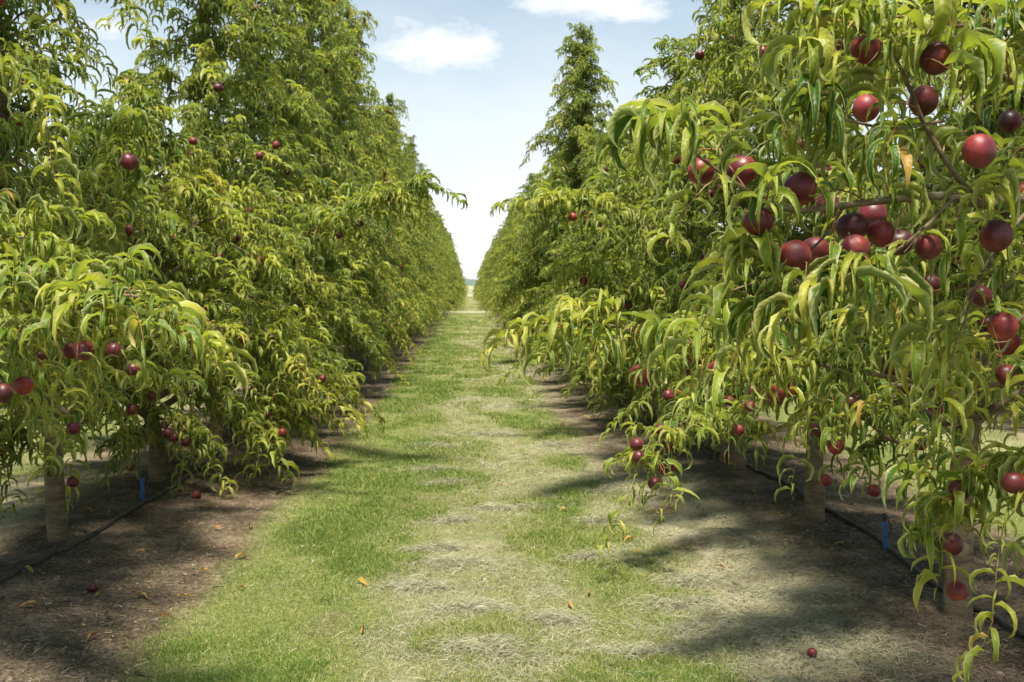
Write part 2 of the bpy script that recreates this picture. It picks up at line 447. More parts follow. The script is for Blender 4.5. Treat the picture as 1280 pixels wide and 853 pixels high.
    if len(tufts):
        O = np.array([q[0] for q in tufts]); m_ = len(O)
        D = np.array([-.6, -.25, .35]) + r.standard_normal((m_, 3)) * .5
        shoots(mb, r, O, D, .09 + .09 * r.random(m_), .3 + .3 * r.random(m_), gap=.010, ns=9, leafL=.130, tint0=np.full(m_, .50), wid=1.05)
    CLEAR.clear()
    T.mb = mb; T.r = r
    T.fruits += [np.array(q) for q in fruits]
    return T


def finish(T, name='crown'):
    r = T.r
    T.crown = T.mb.mesh(name, [LEAF, TWIG], uv=True)
    m = MB(); tube(m, *T.lead, n=14, lump=.035, r=r); T.trunk = m.mesh('trunk', [BARK])
    T.limb_me = []
    for p, rr in T.limbs:
        m = MB(); tube(m, p, rr, n=7, lump=.05, r=r); T.limb_me.append(m.mesh('limb', [BARK]))
    m = MB(); tube(m, *T.lead, n=9, lump=.035, r=r)
    for p, rr in T.limbs: tube(m, p, rr, n=5)
    T.skel = m.mesh('trunk', [BARK])
    return T


def place(T, x, y, label, group, rz=0, s=1.0, sz=1.0, parts=True, fr=True, nfr=100):
    e = bpy.data.objects.new('nectarine_tree', None); COL.objects.link(e)
    e.empty_display_size = .2
    e.location = (x, y, 0); e.rotation_euler = (0, 0, rz); e.scale = (s, s, sz)
    tag(e, label, 'nectarine tree', group)
    link('crown', T.crown, e)
    if parts:
        link('trunk', T.trunk, e)
        for me in T.limb_me: link('limb', me, e)
    else:
        link('trunk', T.skel, e)
    if fr:
        for q in T.fruits[:nfr]:
            o = link('fruit', FRUIT, e, loc=q)
            o.rotation_euler = (random.uniform(-.5, .5), random.uniform(-.5, .5), random.uniform(0, 6.28))
            k = random.uniform(.86, 1.08); o.scale = (k / s, k * random.uniform(.9, 1) / s, k * random.uniform(.92, 1.1) / sz)
    return e


XL, XR = -2.35, 2.15
EXEC_TREES = True

def fpts(lst, X, Y):
    """fruits by their place in the view and their apparent size -> local coordinates"""
    out = []
    for px, py, dia in lst:
        out.append(P(px, py, 84.6 / dia) - np.array([X, Y, 0]))
    return out
def epts(lst, X, Y): return [P(*q) - np.array([X, Y, 0]) for q in lst]

# --- right row, nearest tree (its foot is out of the picture, its branches reach in)
X, Y = XR, 2.62
hero = [
 # the knobbly branch that carries the big fruit
 ([np.array([0, 0, 1.25])] + epts([(1330, 262, 2.40), (1240, 256, 2.25), (1190, 244, 2.2), (1130, 248, 2.2), (1060, 256, 2.15), (985, 262, 2.1), (925, 232, 2.08), (868, 192, 2.05)], X, Y), .014, .003, .085, .17, .62),
 ([*epts([(1236, 254, 2.25), (1200, 215, 2.2), (1162, 158, 2.2), (1140, 110, 2.18), (1112, 62, 2.12), (1062, 30, 2.08)], X, Y)], .0075, .003, .06, .17, .50),
 ([*epts([(1200, 246, 2.2), (1165, 282, 2.15), (1120, 318, 2.1), (1085, 330, 2.06)], X, Y)], .0045, .0025, .08, .16, .6),
 ([*epts([(1300, 120, 2.4), (1240, 80, 2.25), (1190, 45, 2.2), (1140, 20, 2.15)], X, Y)], .008, .003, .06, .19, .1),
 ([*epts([(1310, 250, 2.5), (1262, 300, 2.4), (1235, 350, 2.35), (1215, 410, 2.3)], X, Y)], .006, .003, .07, .16, .25),
 ([*epts([(1185, 150, 2.2), (1120, 160, 2.15), (1060, 150, 2.12), (1035, 150, 2.1)], X, Y)], .004, .0025, .06, .15, .45),
 ([*epts([(1060, 256, 2.15), (1030, 300, 2.15), (985, 335, 2.12), (955, 350, 2.1)], X, Y)], .004, .002, .07, .17, .5),
 # low branch hanging into the bottom right corner
 ([np.array([0, 0, .85])] + epts([(1330, 590, 2.7), (1270, 585, 2.75), (1238, 592, 2.8), (1224, 615, 2.85), (1216, 635, 2.85)], X, Y), .010, .003, .045, .14, .45),
 ([np.array([0, 0, 1.05])] + epts([(1330, 400, 2.6), (1270, 440, 2.6), (1240, 480, 2.65)], X, Y), .008, .003, .07, .18, .4),
 # the long arm stretching out over the alley below eye height
 (epts([(1420, 470, 2.7), (1300, 480, 2.9), (1200, 486, 3.0), (1020, 455, 3.05), (880, 432, 3.0), (770, 408, 3.0), (700, 405, 2.95)], X, Y), .012, .003, .040, .15, .42),
 # shoots filling the right edge behind the fruit
 ([np.array([0, 0, 1.6])] + epts([(1340, 190, 2.75), (1250, 190, 2.8), (1150, 185, 2.85), (1080, 205, 2.9)], X, Y), .010, .003, .06, .22, .3),
 ([np.array([0, 0, 1.3])] + epts([(1340, 330, 2.75), (1250, 350, 2.85), (1160, 372, 2.95), (1090, 400, 3.0)], X, Y), .010, .003, .06, .22, .3),
 ([np.array([0, 0, 1.9])] + epts([(1340, 40, 2.7), (1250, 30, 2.75), (1150, 40, 2.85), (1090, 75, 2.9)], X, Y), .010, .003, .06, .22, .3),
]
hfr = [(877, 214, 38), (928, 213, 38), (1003, 235, 39), (950, 276, 40), (1038, 254, 35), (1070, 283, 38), (1107, 291, 38), (1169, 308, 39), (1131, 303, 33), (1096, 268, 33),
       (1231, 187, 42), (1256, 294, 38), (1237, 371, 33), (1268, 409, 37), (1083, 62, 40), (1172, 72, 40), (1085, 135, 33), (1158, 125, 37), (1023, 313, 35), (1275, 430, 30),
       (1217, 752, 29), (1209, 690, 26), (1247, 406, 22), (1270, 150, 28)]
import time as _t
t0 = _t.time()
TF = [(862, 180, 2.0), (880, 172, 2.02), (925, 190, 2.0), (975, 232, 2.04), (1000, 330, 2.05), (955, 385, 2.1), (990, 415, 2.1), (1030, 395, 2.05), (945, 325, 2.05), (1075, 312, 1.98), (1095, 325, 1.98),
      (1060, 40, 2.0), (1085, 28, 2.0), (1035, 60, 2.0), (1130, 50, 2.0), (1120, 95, 2.0), (1175, 50, 2.0), (1200, 90, 2.05), (1240, 62, 2.05), (1268, 95, 2.05), (1150, 165, 2.08), (1110, 180, 2.05), (1040, 148, 2.05),
      (1062, 165, 2.1), (1215, 160, 2.1), (1262, 215, 2.0), (1200, 280, 2.12), (1170, 325, 2.1), (1130, 335, 2.1), (1212, 325, 2.1), (1262, 325, 2.2), (1268, 445, 2.3), (1235, 435, 2.35), (1190, 470, 2.6), (1245, 620, 2.75), (1215, 640, 2.8), (1206, 680, 2.8), (1188, 590, 2.8), (1270, 660, 2.7)]
TF = [(P(q[0], q[1] + 4, q[2] + .10) - np.array([X, Y, 0]),) for q in TF]
R0 = grow(11, leafL=.118, zmin=.36, ymin=-.68, origin=(X, Y), tufts=TF, H=5.2, Rl=.72, Rt=.62, z0=.9, nl=20, rfun=lambda z: .62 if z < 1.2 else .74, nf=14, ns=7, extra=hero, fruits=fpts(hfr, X, Y), step=.075)

def ordinals(i):
    return ['nearest', 'second', 'third', 'fourth', 'fifth', 'sixth', 'seventh', 'eighth', 'ninth', 'tenth', 'eleventh', 'twelfth', 'thirteenth', 'fourteenth', 'fifteenth', 'sixteenth'][i]

GR, GL = 'nectarine trees of the right row', 'nectarine trees of the left row'
R0.mb and finish(R0)
place(R0, X, Y, 'nectarine tree cut off by the right edge, its close branch heavy with big dark fruit', GR)

X, Y = XR, 4.25
f2 = [(945, 490, 19), (1123, 465, 21), (1135, 477, 18), (1183, 516, 19), (1165, 560, 19), (1061, 192, 18), (1159, 200, 20), (1183, 217, 18), (1003, 180, 17), (1077, 500, 18), (1146, 487, 17), (1042, 606, 17), (1105, 620, 17), (1188, 20, 20)]
ex2 = [([np.array([0, 0, 1.0])] + epts([(1180, 488, 4.0), (1120, 483, 3.9), (1020, 455, 3.7), (960, 425, 3.6), (925, 410, 3.55)], X, Y), .016, .004, .06, .26, .4),
       ([np.array([0, 0, .9])] + epts([(1140, 560, 3.9), (1060, 500, 3.9), (1000, 470, 3.9), (960, 470, 3.9)], X, Y), .010, .003, .06, .24, .3)]
R1 = finish(grow(12, dens=1.25, zmin=.88, origin=(X, Y), H=5.6, Rl=.92, Rt=.66, z0=.74, nl=34, ns=6, nf=100, extra=ex2, fruits=fpts(f2, X, Y), lean=(.1, 0)))
place(R1, X, Y, 'nectarine tree with trunk foot in the bottom right corner under hanging leaves', GR)

X, Y = XR, 6.05
f3 = [(838, 496, 16), (821, 608, 16.5), (832, 590, 16), (848, 587, 16), (916, 503, 15), (929, 540, 16), (1028, 545, 16), (1077, 536, 16.5), (870, 460, 14), (1183, 516, 14), (912, 575, 15), (898, 500, 13), (933, 440, 17)]
ex3 = [([np.array([0, 0, .75])] + epts([(960, 545, 5.7), (890, 520, 5.4), (835, 545, 5.2), (812, 575, 5.1)], X, Y), .014, .003, .045, .26, .35),
       ]
R2 = finish(grow(13, dens=1.25, zmin=.60, origin=(X, Y), H=4.9, Rl=.95, Rt=.60, z0=.72, nl=36, nf=60, extra=ex3, fruits=fpts(f3, X, Y)))
place(R2, X, Y, 'nectarine tree with a low fruit-laden branch drooping out over the mown alley', GR)

X, Y = XR, 7.85
ex4 = [([np.array([0, 0, 1.6])] + epts([(850, 300, 7.3), (760, 265, 6.8), (725, 255, 6.5), (690, 250, 6.4)], X, Y), .012, .003, .05, .28, .35),
       ([np.array([0, 0, 1.3])] + epts([(860, 380, 7.4), (780, 350, 7.0), (730, 345, 6.8)], X, Y), .010, .003, .05, .28, .35)]
R3 = finish(grow(14, dens=1.25, zmin=.42, wid=1.2, H=4.0, Rl=1.0, Rt=.62, z0=.68, nl=34, nf=80, extra=ex4))
place(R3, X, Y, 'nectarine tree in the right row, one long shoot arching over the alley', GR)

# --- left row
X, Y = XL, 4.0
f5 = [(14, 489, 26), (38, 480, 24), (149, 437, 21), (97, 437, 20), (172, 460, 19), (20, 12, 22), (8, 35, 22), (60, 445, 19)]
ex5 = [([np.array([0, 0, 1.15])] + epts([(-40, 420, 3.6), (30, 408, 3.4), (90, 395, 3.2), (140, 375, 3.05), (175, 370, 3.0), (205, 385, 3.0)], X, Y), .015, .003, .045, .17, .40),
       ([np.array([0, 0, 1.35])] + epts([(-40, 330, 3.6), (30, 335, 3.4), (90, 345, 3.3), (140, 350, 3.25), (175, 365, 3.2)], X, Y), .010, .003, .055, .24, .35),
       ([np.array([0, 0, 1.6])] + epts([(-60, 270, 3.7), (0, 290, 3.5), (50, 300, 3.4)], X, Y), .010, .003, .06, .24, .35),
       ([np.array([0, 0, 1.1])] + epts([(-60, 440, 3.8), (-20, 450, 3.7)], X, Y), .009, .003, .06, .18, .35)]
L0 = finish(grow(21, zmin=1.0, origin=(X, Y), H=5.1, Rl=.95, Rt=.62, z0=1.05, nl=26, ns=6, nf=16, extra=ex5, fruits=fpts(f5, X, Y), rfun=lambda z: .62 if z < 1.3 else (.72 if z < 3.2 else .55)))
place(L0, X, Y, 'nectarine tree cut off by the left edge, branches reaching in with long curled leaves', GL)

X, Y = XL, 5.72
f6 = [(172, 206, 20), (98, 533, 19), (170, 325, 15), (95, 600, 16), (213, 540, 14), (40, 155, 16), (98, 146, 14), (86, 148, 13)]
ex6 = [([np.array([0, 0, .82])] + epts([(110, 525, 5.6), (140, 500, 5.5), (175, 480, 5.4), (205, 470, 5.3)], X, Y), .020, .004, .05, .18, .35),
       ([np.array([0, 0, 1.35])] + epts([(130, 250, 5.5), (160, 200, 5.2), (172, 170, 5.0)], X, Y), .013, .004, .05, .3, .4),
       ([np.array([0, 0, .85])] + epts([(35, 540, 5.4), (12, 545, 5.2), (-5, 570, 5.1)], X, Y), .012, .004, .03, .24, .55)]
L1 = finish(grow(22, zmin=.88, origin=(X, Y), H=6.0, Rl=.95, Rt=.70, z0=.84, nl=50, ns=6, nf=56, extra=ex6, fruits=fpts(f6, X, Y), lean=(-.42, 0), base_r=.048, rfun=lambda z: .95 if z < 1.9 else max(.36, .95 - .8 * (z - 1.9))))
place(L1, X, Y, 'nectarine tree on a bare brown trunk, nearest whole trunk of the left row', GL)

X, Y = XL, 7.5
f7 = [(226, 299, 14), (250, 181, 12), (281, 116, 13), (248, 197, 11), (213, 540, 11.5), (300, 300, 11), (209, 530, 10.5), (350, 185, 10.5)]
ex7 = [([np.array([0, 0, .7])] + epts([(200, 520, 7.3), (225, 525, 7.1), (250, 555, 7.0)], X, Y), .012, .003, .035, .22, .3),
       ([np.array([0, 0, .8])] + epts([(250, 500, 7.4), (300, 510, 7.3), (330, 545, 7.2)], X, Y), .012, .003, .035, .22, .3),
       ([np.array([0, 0, .65])] + epts([(180, 540, 7.2), (165, 545, 7.0), (155, 560, 6.9)], X, Y), .010, .003, .04, .16, .3)]
L2 = finish(grow(23, extra=ex7, wid=1.2, origin=(X, Y), H=2.95, Rl=1.3, Rt=.9, z0=.5, nl=40, nf=80, fruits=fpts(f7, X, Y)))
place(L2, X, Y, 'short bushy nectarine tree in the left row, just beyond the blue stake', GL)
X, Y = XL, 9.25
ex8 = [([np.array([0, 0, .75])] + epts([(300, 510, 8.8), (345, 500, 8.4), (385, 510, 8.2)], X, Y), .012, .003, .035, .26, .35),
       ([np.array([0, 0, 1.6])] + epts([(370, 300, 8.8), (430, 265, 8.3), (480, 248, 7.9), (522, 240, 7.8)], X, Y), .012, .003, .04, .26, .35)]
L3 = finish(grow(24, wid=1.2, rfun=lambda z: 1.25 if z < 2.3 else (max(.48, 1.25 - .9 * (z - 2.3)) if z < 5 else max(.12, .48 * (1 - (z - 5) / 1.2))), H=6.2, Rl=1.3, Rt=.62, z0=.45, nl=50, nf=60, extra=ex8))
place(L3, X, Y, 'tall broad nectarine tree standing highest against the sky in the left row', GL)

# --- shared shapes for the rest of the rows
VL = [finish(grow(31, wid=1.2, leafL=.14, H=6.4, Rl=1.30, Rt=.62, z0=.42, nl=46, nf=100)), finish(grow(32, wid=1.2, leafL=.14, H=6.0, Rl=1.30, Rt=.50, z0=.45, nl=44, nf=100)), finish(grow(33, wid=1.2, leafL=.14, H=6.9, Rl=1.25, Rt=.46, z0=.42, nl=46, nf=100))]
VR = [finish(grow(41, wid=1.2, leafL=.14, H=4.9, Rl=1.25, Rt=.50, z0=.5, nl=36, nf=100)), finish(grow(42, wid=1.2, leafL=.14, H=5.2, Rl=1.22, Rt=.48, z0=.55, nl=38, nf=100))]
VS = finish(grow(43, rfun=lambda z: 1.25 if z < 1.6 else max(.12, 1.35 * (6.5 - z) / 4.6), wid=1.3, leafL=.14, H=6.3, Rl=1.25, Rt=.58, z0=.5, nl=64, nf=40, topfill=1.7))

rr = random.Random(5)
def row(x, ys, side, group, named, variants, spire=None, hs=None):
    for i, y in enumerate(ys):
        if 54 < y < 58.2: continue                                  # a cross track cuts the rows
        k = i + 4; wide = 1.0 if y < 58 else 1.26
        v = variants[rr.randrange(len(variants))]
        s = rr.uniform(.92, 1.08) * wide; sz = rr.uniform(.78, 1.10) * (1 if named else .82)
        if hs and i in hs: sz = hs[i]
        if named and k < 14:
            lab = '%s nectarine tree from the front of the %s row' % (ordinals(k), side)
            if spire == i: lab = 'tall pointed nectarine tree rising as a spire above the right row'
        elif named:
            if y < 54: lab = 'nectarine tree well down the %s row, crown merging with its neighbours' % side; 
            else: lab = 'tiny far nectarine tree near the end of the %s row' % side
        g = group if (named and k < 14) else (group + (' before the cross track' if y < 54 else ' beyond the cross track') if named else group)
        if not named: lab = 'nectarine tree of the next row glimpsed through gaps on the %s' % side
        if spire == i: v = VS; s = 1.0; sz = 1.0
        place(v, x + rr.uniform(-.08, .08), y + rr.uniform(-.12, .12), lab, g, rz=rr.uniform(0, 6.28), s=s, sz=sz, parts=(y < 20 and named), fr=(y < 34 and named), nfr=(60 if y < 20 else 26))

yl = [10.95 + 1.74 * i for i in range(64)]
yr = [9.65 + 1.76 * i for i in range(65)]
row(XL, yl, 'left', GL, True, VL, hs={0: .86, 1: 1.06, 2: 1.05, 3: 1.0, 4: .9})
row(XR, yr, 'right', GR, True, VR, spire=5, hs={0: .80, 1: .73, 2: .70, 3: .72, 4: .82, 6: 1.0, 7: 1.04, 8: .96})
row(XL - 4.5, [5.0 + 1.9 * i for i in range(9)], 'left', 'nectarine trees behind the left row', False, VR)
row(XR + 4.5, [6.0 + 1.9 * i for i in range(7)], 'right', 'nectarine trees behind the right row', False, VR)
print('trees', round(_t.time() - t0, 1))

# ------------------------------------------------------------------ ground
WIND = [  # windrows of raked dry clippings: photo px, py, half width, half depth(px), tilt
 (548, 691, 62, 6, -.10), (560, 712, 80, 12, -.35), (520, 742, 70, 12, -.2), (690, 789, 62, 9, -.22), (735, 703, 45, 9, -.15), (590, 770, 90, 16, -.1),
 (560, 606, 55, 5, -.05), (535, 590, 60, 4, 0), (745, 660, 40, 6, 0), (640, 640, 70, 7, 0), (860, 770, 90, 18, .1), (930, 800, 110, 24, 0), (600, 830, 110, 20, 0),
 (880, 735, 70, 12, .1), (545, 560, 50, 4, 0), (610, 545, 60, 4, 0), (700, 560, 40, 5, 0), (760, 620, 40, 6, .1), (1000, 760, 90, 16, .1), (880, 680, 60, 8, 0), (570, 655, 40, 5, 0), (800, 830, 80, 15, 0)]
WD = []
for px, py, hw, hh, tl in WIND:
    d = CH * FPX / (py - 357)
    WD.append(((px - 588) / FPX * d, d, .72 * hw / FPX * d, max(.035, .62 * hh * d * d / (CH * FPX)), tl * .7))
def windrow(x, y):
    s = np.zeros_like(x)
    wob = (fbm(x * 5, y * 5, 3) - .5) * .22
    for cx, cy, a, b, tl in WD:
        dx = x - cx; dy = y - cy + wob; u = dx * math.cos(tl) - dy * math.sin(tl); v = dx * math.sin(tl) + dy * math.cos(tl)
        s = np.maximum(s, np.exp(-((u / a) ** 2 + (v / b) ** 2) * 1.1))
    return s * sstep(.30, .58, fbm(x * 9 + 4, y * 14, 3) + .25 * s)
def alley(x): return ((x + 2.35) % 4.5) - 2.25            # across the alley, centre 0

def masks(x, y):
    u = alley(x) - .0
    xx = u - .1                                            # equals x in the main alley
    n1 = fbm(x * 1.3, y * .8, 4); n2 = fbm(x * 3.1 + 9, y * 2.3, 4); n3 = fbm(x * 7 + 3, y * 5, 3)
    fs = sstep(6, 10, y) * .14; left = sstep(-1.46, -1.12, xx - fs + (n2 - .5) * .22); right = 1 - sstep(.92, 1.25, xx + fs + (n1 - .5) * .5)
    g = left * right
    bare = sstep(.58, .70, n2) * .8
    centre = np.exp(-((xx - .12) / .55) ** 2)
    straw = np.clip(sstep(.46, .74, n1 + .24 * centre - .06) * .8 + sstep(.55, .75, n3) * .35, 0, 1) * (.15 + .85 * sstep(-.7, -.2, xx)) * sstep(-1.3, -1.1, xx) * (1 - sstep(1.6, 2.0, xx))
    straw = np.maximum(straw, sstep(.45, 1.0, xx + (n2 - .5) * .6) * (1 - sstep(1.5, 2.0, xx)) * .8 * sstep(.35, .55, n2 + .1))
    straw = straw * (1 - .75 * sstep(6.5, 10, y) * sstep(.8, 1.15, xx))
    w = windrow(x, y); straw = np.maximum(straw, .5 * w)
    green = g * (1 - .55 * straw) * (1 - bare * .5)
    far = sstep(124, 130, y)                               # pale dry field past the rows
    cross = sstep(53.4, 54.4, y) * (1 - sstep(57.4, 58.6, y))
    straw = np.maximum(straw, np.maximum(far, cross * .9)); green = green * (1 - cross) * (1 - far)
    return green, straw, w, g

def axis(fine0, fine1, st, lo, hi, gr):
    a = list(np.arange(fine0, fine1, st)); s = st
    while a[-1] < hi: s *= gr; a.append(a[-1] + s)
    b = [a[0]]; s = st
    while b[-1] > lo: s *= gr; b.append(b[-1] - s)
    return np.array(b[:0:-1] + a)
gx = axis(-3.6, 3.6, .045, -4000, 4000, 1.14); gy = axis(3.2, 12.0, .045, -60, 5200, 1.045)
GX, GY = np.meshgrid(gx, gy)
def ground_z(x, y):
    u = np.abs(alley(x)); near = np.exp(-np.maximum(y - 14, 0) / 30.0) * (np.abs(x) < 60)
    mound = .045 * sstep(1.2, 2.1, u)
    z = mound + (fbm(x * .8, y * .8, 3) - .5) * .05 * near + (fbm(x * 6, y * 6, 4) - .5) * .030 * near * (.4 + .6 * sstep(.9, 1.4, u))
    return z + windrow(x, y) * .004
GZ = ground_z(GX, GY)
green, straw, wr, _ = masks(GX, GY)
nx, ny = len(gx), len(gy)
V = np.stack([GX, GY, GZ], -1).reshape(-1, 3)
i = np.arange(ny - 1)[:, None] * nx; j = np.arange(nx - 1)[None]
F = np.stack([i + j, i + j + 1, i + nx + j + 1, i + nx + j], -1).reshape(-1, 4)
mb = MB(); mb.add(V, F)
def ground_material():
    m, nt, n, l = mat('orchard_floor')
    tc = n.new('ShaderNodeTexCoord'); ga = attr(n, 'grassy'); sa = attr(n, 'straw')
    n1 = N(n, 'ShaderNodeTexNoise', Scale=3.0, Detail=9.0, Roughness=.7); l.new(tc.outputs['Object'], n1.inputs['Vector'])
    n2 = N(n, 'ShaderNodeTexNoise', Scale=42.0, Detail=6.0, Roughness=.75); l.new(tc.outputs['Object'], n2.inputs['Vector'])
    n3 = N(n, 'ShaderNodeTexVoronoi', Scale=60.0); l.new(tc.outputs['Object'], n3.inputs['Vector'])
    mp = n.new('ShaderNodeMapping'); mp.inputs['Scale'].default_value = (1, 3.2, 1); l.new(tc.outputs['Object'], mp.inputs[0])
    n4 = N(n, 'ShaderNodeTexNoise', Scale=26.0, Detail=6.0, Roughness=.75, Distortion=1.2); l.new(mp.outputs[0], n4.inputs['Vector'])
    soil = ramp(n, [(.30, (.055, .040, .026)), (.50, (.145, .106, .070)), (.72, (.310, .232, .160))]); l.new(n1.outputs['Fac'], soil.inputs[0])
    s2 = ramp(n, [(.38, (.42, .42, .42)), (.62, (1.4, 1.4, 1.4))]); l.new(n2.outputs['Fac'], s2.inputs[0])
    soilc = mix(n, l, 1.0, soil.outputs[0], s2.outputs[0], 'MULTIPLY')
    gr = ramp(n, [(.32, (.070, .100, .024)), (.50, (.150, .180, .050)), (.70, (.27, .245, .10))]); l.new(n2.outputs['Fac'], gr.inputs[0])
    st = ramp(n, [(.30, (.15, .14, .08)), (.50, (.31, .29, .18)), (.72, (.46, .43, .28))]); l.new(n4.outputs['Fac'], st.inputs[0])
    c = mix(n, l, sa.outputs['Fac'], soilc, st.outputs[0])
    gm = N(n, 'ShaderNodeMath', operation='MULTIPLY_ADD'); l.new(n2.outputs['Fac'], gm.inputs[0]); gm.inputs[1].default_value = 1.4; gm.inputs[2].default_value = -.7
    ad = N(n, 'ShaderNodeMath', operation='ADD', use_clamp=True); l.new(gm.outputs[0], ad.inputs[0]); l.new(ga.outputs['Fac'], ad.inputs[1])
    mu = N(n, 'ShaderNodeMath', operation='MULTIPLY', use_clamp=True); l.new(ad.outputs[0], mu.inputs[0])
    cl = N(n, 'ShaderNodeMath', operation='MULTIPLY', use_clamp=True); l.new(ga.outputs['Fac'], cl.inputs[0]); cl.inputs[1].default_value = 3; l.new(cl.outputs[0], mu.inputs[1])
    c = mix(n, l, mu.outputs[0], c, gr.outputs[0])
    b = N(n, 'ShaderNodeBsdfPrincipled', Roughness=.95); l.new(c, b.inputs['Base Color']); b.inputs['Specular IOR Level'].default_value = .15
    h = N(n, 'ShaderNodeMath', operation='MULTIPLY_ADD'); l.new(n3.outputs['Distance'], h.inputs[0]); h.inputs[1].default_value = .5; l.new(n2.outputs['Fac'], h.inputs[2])
    bp = N(n, 'ShaderNodeBump', Strength=.9, Distance=.02); l.new(h.outputs[0], bp.inputs['Height']); l.new(bp.outputs[0], b.inputs['Normal'])
    o = n.new('ShaderNodeOutputMaterial'); l.new(b.outputs[0], o.inputs[0])
    return m
me = mb.mesh('ground', [ground_material()])
for nm, arr in (('grassy', green), ('straw', straw)):
    a = me.attributes.new(nm, 'FLOAT', 'POINT'); a.data.foreach_set('value', arr.astype(np.float32).ravel())
tag(link('ground', me), 'mown orchard floor of grass, dry clippings and bare brown soil', None, None, 'structure')

# ------------------------------------------------------------------ grass
def blade_material(name, stops, tr=.25):
    m, nt, n, l = mat(name)
    a = attr(n, 'tint'); cr = ramp(n, stops); l.new(a.outputs['Fac'], cr.inputs[0])
    b = N(n, 'ShaderNodeBsdfPrincipled', Roughness=.6); l.new(cr.outputs[0], b.inputs['Base Color']); b.inputs['Specular IOR Level'].default_value = .3
    t = n.new('ShaderNodeBsdfTranslucent'); l.new(cr.outputs[0], t.inputs['Color'])
    ms = N(n, 'ShaderNodeMixShader'); ms.inputs[0].default_value = tr; l.new(b.outputs[0], ms.inputs[1]); l.new(t.outputs[0], ms.inputs[2])
    o = n.new('ShaderNodeOutputMaterial'); l.new(ms.outputs[0], o.inputs[0]); return m

GRASS = blade_material('grass_blade', [(0, (.055, .130, .015)), (.45, (.150, .240, .034)), (.75, (.30, .325, .08)), (1, (.47, .42, .20))], .35)
STRAW = blade_material('dry_clipping', [(0, (.14, .145, .085)), (.5, (.31, .305, .20)), (.85, (.48, .45, .31)), (1, (.56, .49, .33))], .1)

def scatter(r, n, y0, y1, x0, x1, p=1.6):
    # denser near the camera, in proportion to what the picture shows
    u = r.random(n); y = (y0 ** (-p) + u * (y1 ** (-p) - y0 ** (-p))) ** (-1 / p)
    return r.uniform(x0, x1, n), y

def blades(mb, r, x, y, h, w, lean, tint):
    n = len(x); z = ground_z(x, y) - .004
    a = r.random(n) * 6.283; b = r.random(n) * 6.283
    base = np.stack([x, y, z], -1); side = np.stack([np.cos(a), np.sin(a), 0 * a], -1) * w[:, None] * .5
    ld = np.stack([np.cos(b), np.sin(b), 0 * b], -1) * (h * lean)[:, None]; up = np.stack([0 * a, 0 * a, h], -1)
    v = np.stack([base - side, base + side, base + up * .6 + ld * .35 + side * .8, base + up * .6 + ld * .35 - side * .8, base + up * (1 - .25 * lean[:, None]) + ld], 1)
    o = (np.arange(n) * 5)[:, None]
    mb.v.append(v.reshape(-1, 3).astype(np.float32)); mb.tint.append(np.repeat(tint, 5).astype(np.float32)); mb.uv.append(np.zeros((5 * n, 2), np.float32))
    mb.f.append((np.array([[0, 1, 2, 3]]) + o + mb.n).astype(np.int32)); mb.mi.append(np.zeros(n, np.int32))
    mb.f.append((np.array([[3, 2, 4]]) + o + mb.n).astype(np.int32)); mb.mi.append(np.zeros(n, np.int32)); mb.n += 5 * n

r = np.random.default_rng(3)
mb = MB()
for (n, y0, y1, x0, x1) in ((520000, 3.4, 16, -1.7, 1.7), (130000, 14, 70, -1.7, 1.7), (60000, 5, 20, -7.2, -3.0), (30000, 6, 20, 3.2, 7.0)):
    x, y = scatter(r, n, y0, y1, x0, x1)
    g, s, w, _ = masks(x, y)
    thick = fbm(x * 2.2 + 40, y * 1.7, 4)
    k = r.random(n) < np.clip(g * (.22 + 1.5 * sstep(.38, .66, thick)), .015 * (g > -.1), 1) * (1 - .45 * w)
    x, y, g, s, thick = x[k], y[k], g[k], s[k], thick[k]; n = len(x)
    sc = np.clip(y / 5.5, .9, 5)
    h = (.016 + .034 * thick * r.random(n) + .018 * (thick > .55) * r.random(n)) * sc ** .25
    ti = np.clip(.42 - .5 * (thick - .5) + .30 * s + .20 * (fbm(x * .9, y * .9 + 5, 3) - .45) + r.standard_normal(n) * .22, 0, 1)
    ti = np.where(r.random(n) < .13, .8 + .2 * r.random(n), ti)
    blades(mb, r, x, y, h, .0026 * sc * (.7 + .6 * r.random(n)), .2 + 1.1 * r.random(n), ti)
tag(link('grass', mb.mesh('grass', [GRASS])), 'short mown green and yellowing grass down the alley', 'grass', None, 'stuff')

# ------------------------------------------------------------------ clippings, litter
def strands(mb, r, x, y, L, w, zoff, ang, tint, segs=4, curl=.8):
    n = len(x); z = ground_z(x, y) + zoff
    p = np.stack([x, y, z], -1); a = ang.copy(); e = r.standard_normal(n) * .30
    c = r.standard_normal(n) * curl; pts = [p]
    for q in range(segs):
        d = np.stack([np.cos(a) * np.cos(e), np.sin(a) * np.cos(e), np.sin(e)], -1)
        p = p + d * (L / segs)[:, None]; pts.append(p); a = a + c / segs * 1.5; e = e - .35 + r.standard_normal(n) * .15
    pts = np.stack(pts, 1)
    gz = ground_z(pts[..., 0].ravel(), pts[..., 1].ravel()).reshape(n, -1) + .001
    pts[..., 2] = np.maximum(pts[..., 2], gz)
    T = norm(np.gradient(pts, axis=1)); S = norm(np.cross(T, np.array([.1, .15, 1.0]) + r.standard_normal((n, 1, 3)) * .6)) * (w / 2)[:, None, None]
    taper = np.linspace(1, .4, segs + 1)[None, :, None]
    v = np.stack([pts - S * taper, pts + S * taper], 2).reshape(n, -1, 3)
    i = np.arange(segs)[:, None] * 2
    F = np.concatenate([i, i + 1, i + 3, i + 2], 1)
    F = (F[None] + (np.arange(n) * (segs + 1) * 2)[:, None, None]).reshape(-1, 4)
    mb.add(v.reshape(-1, 3), F, 0, np.repeat(tint, (segs + 1) * 2))

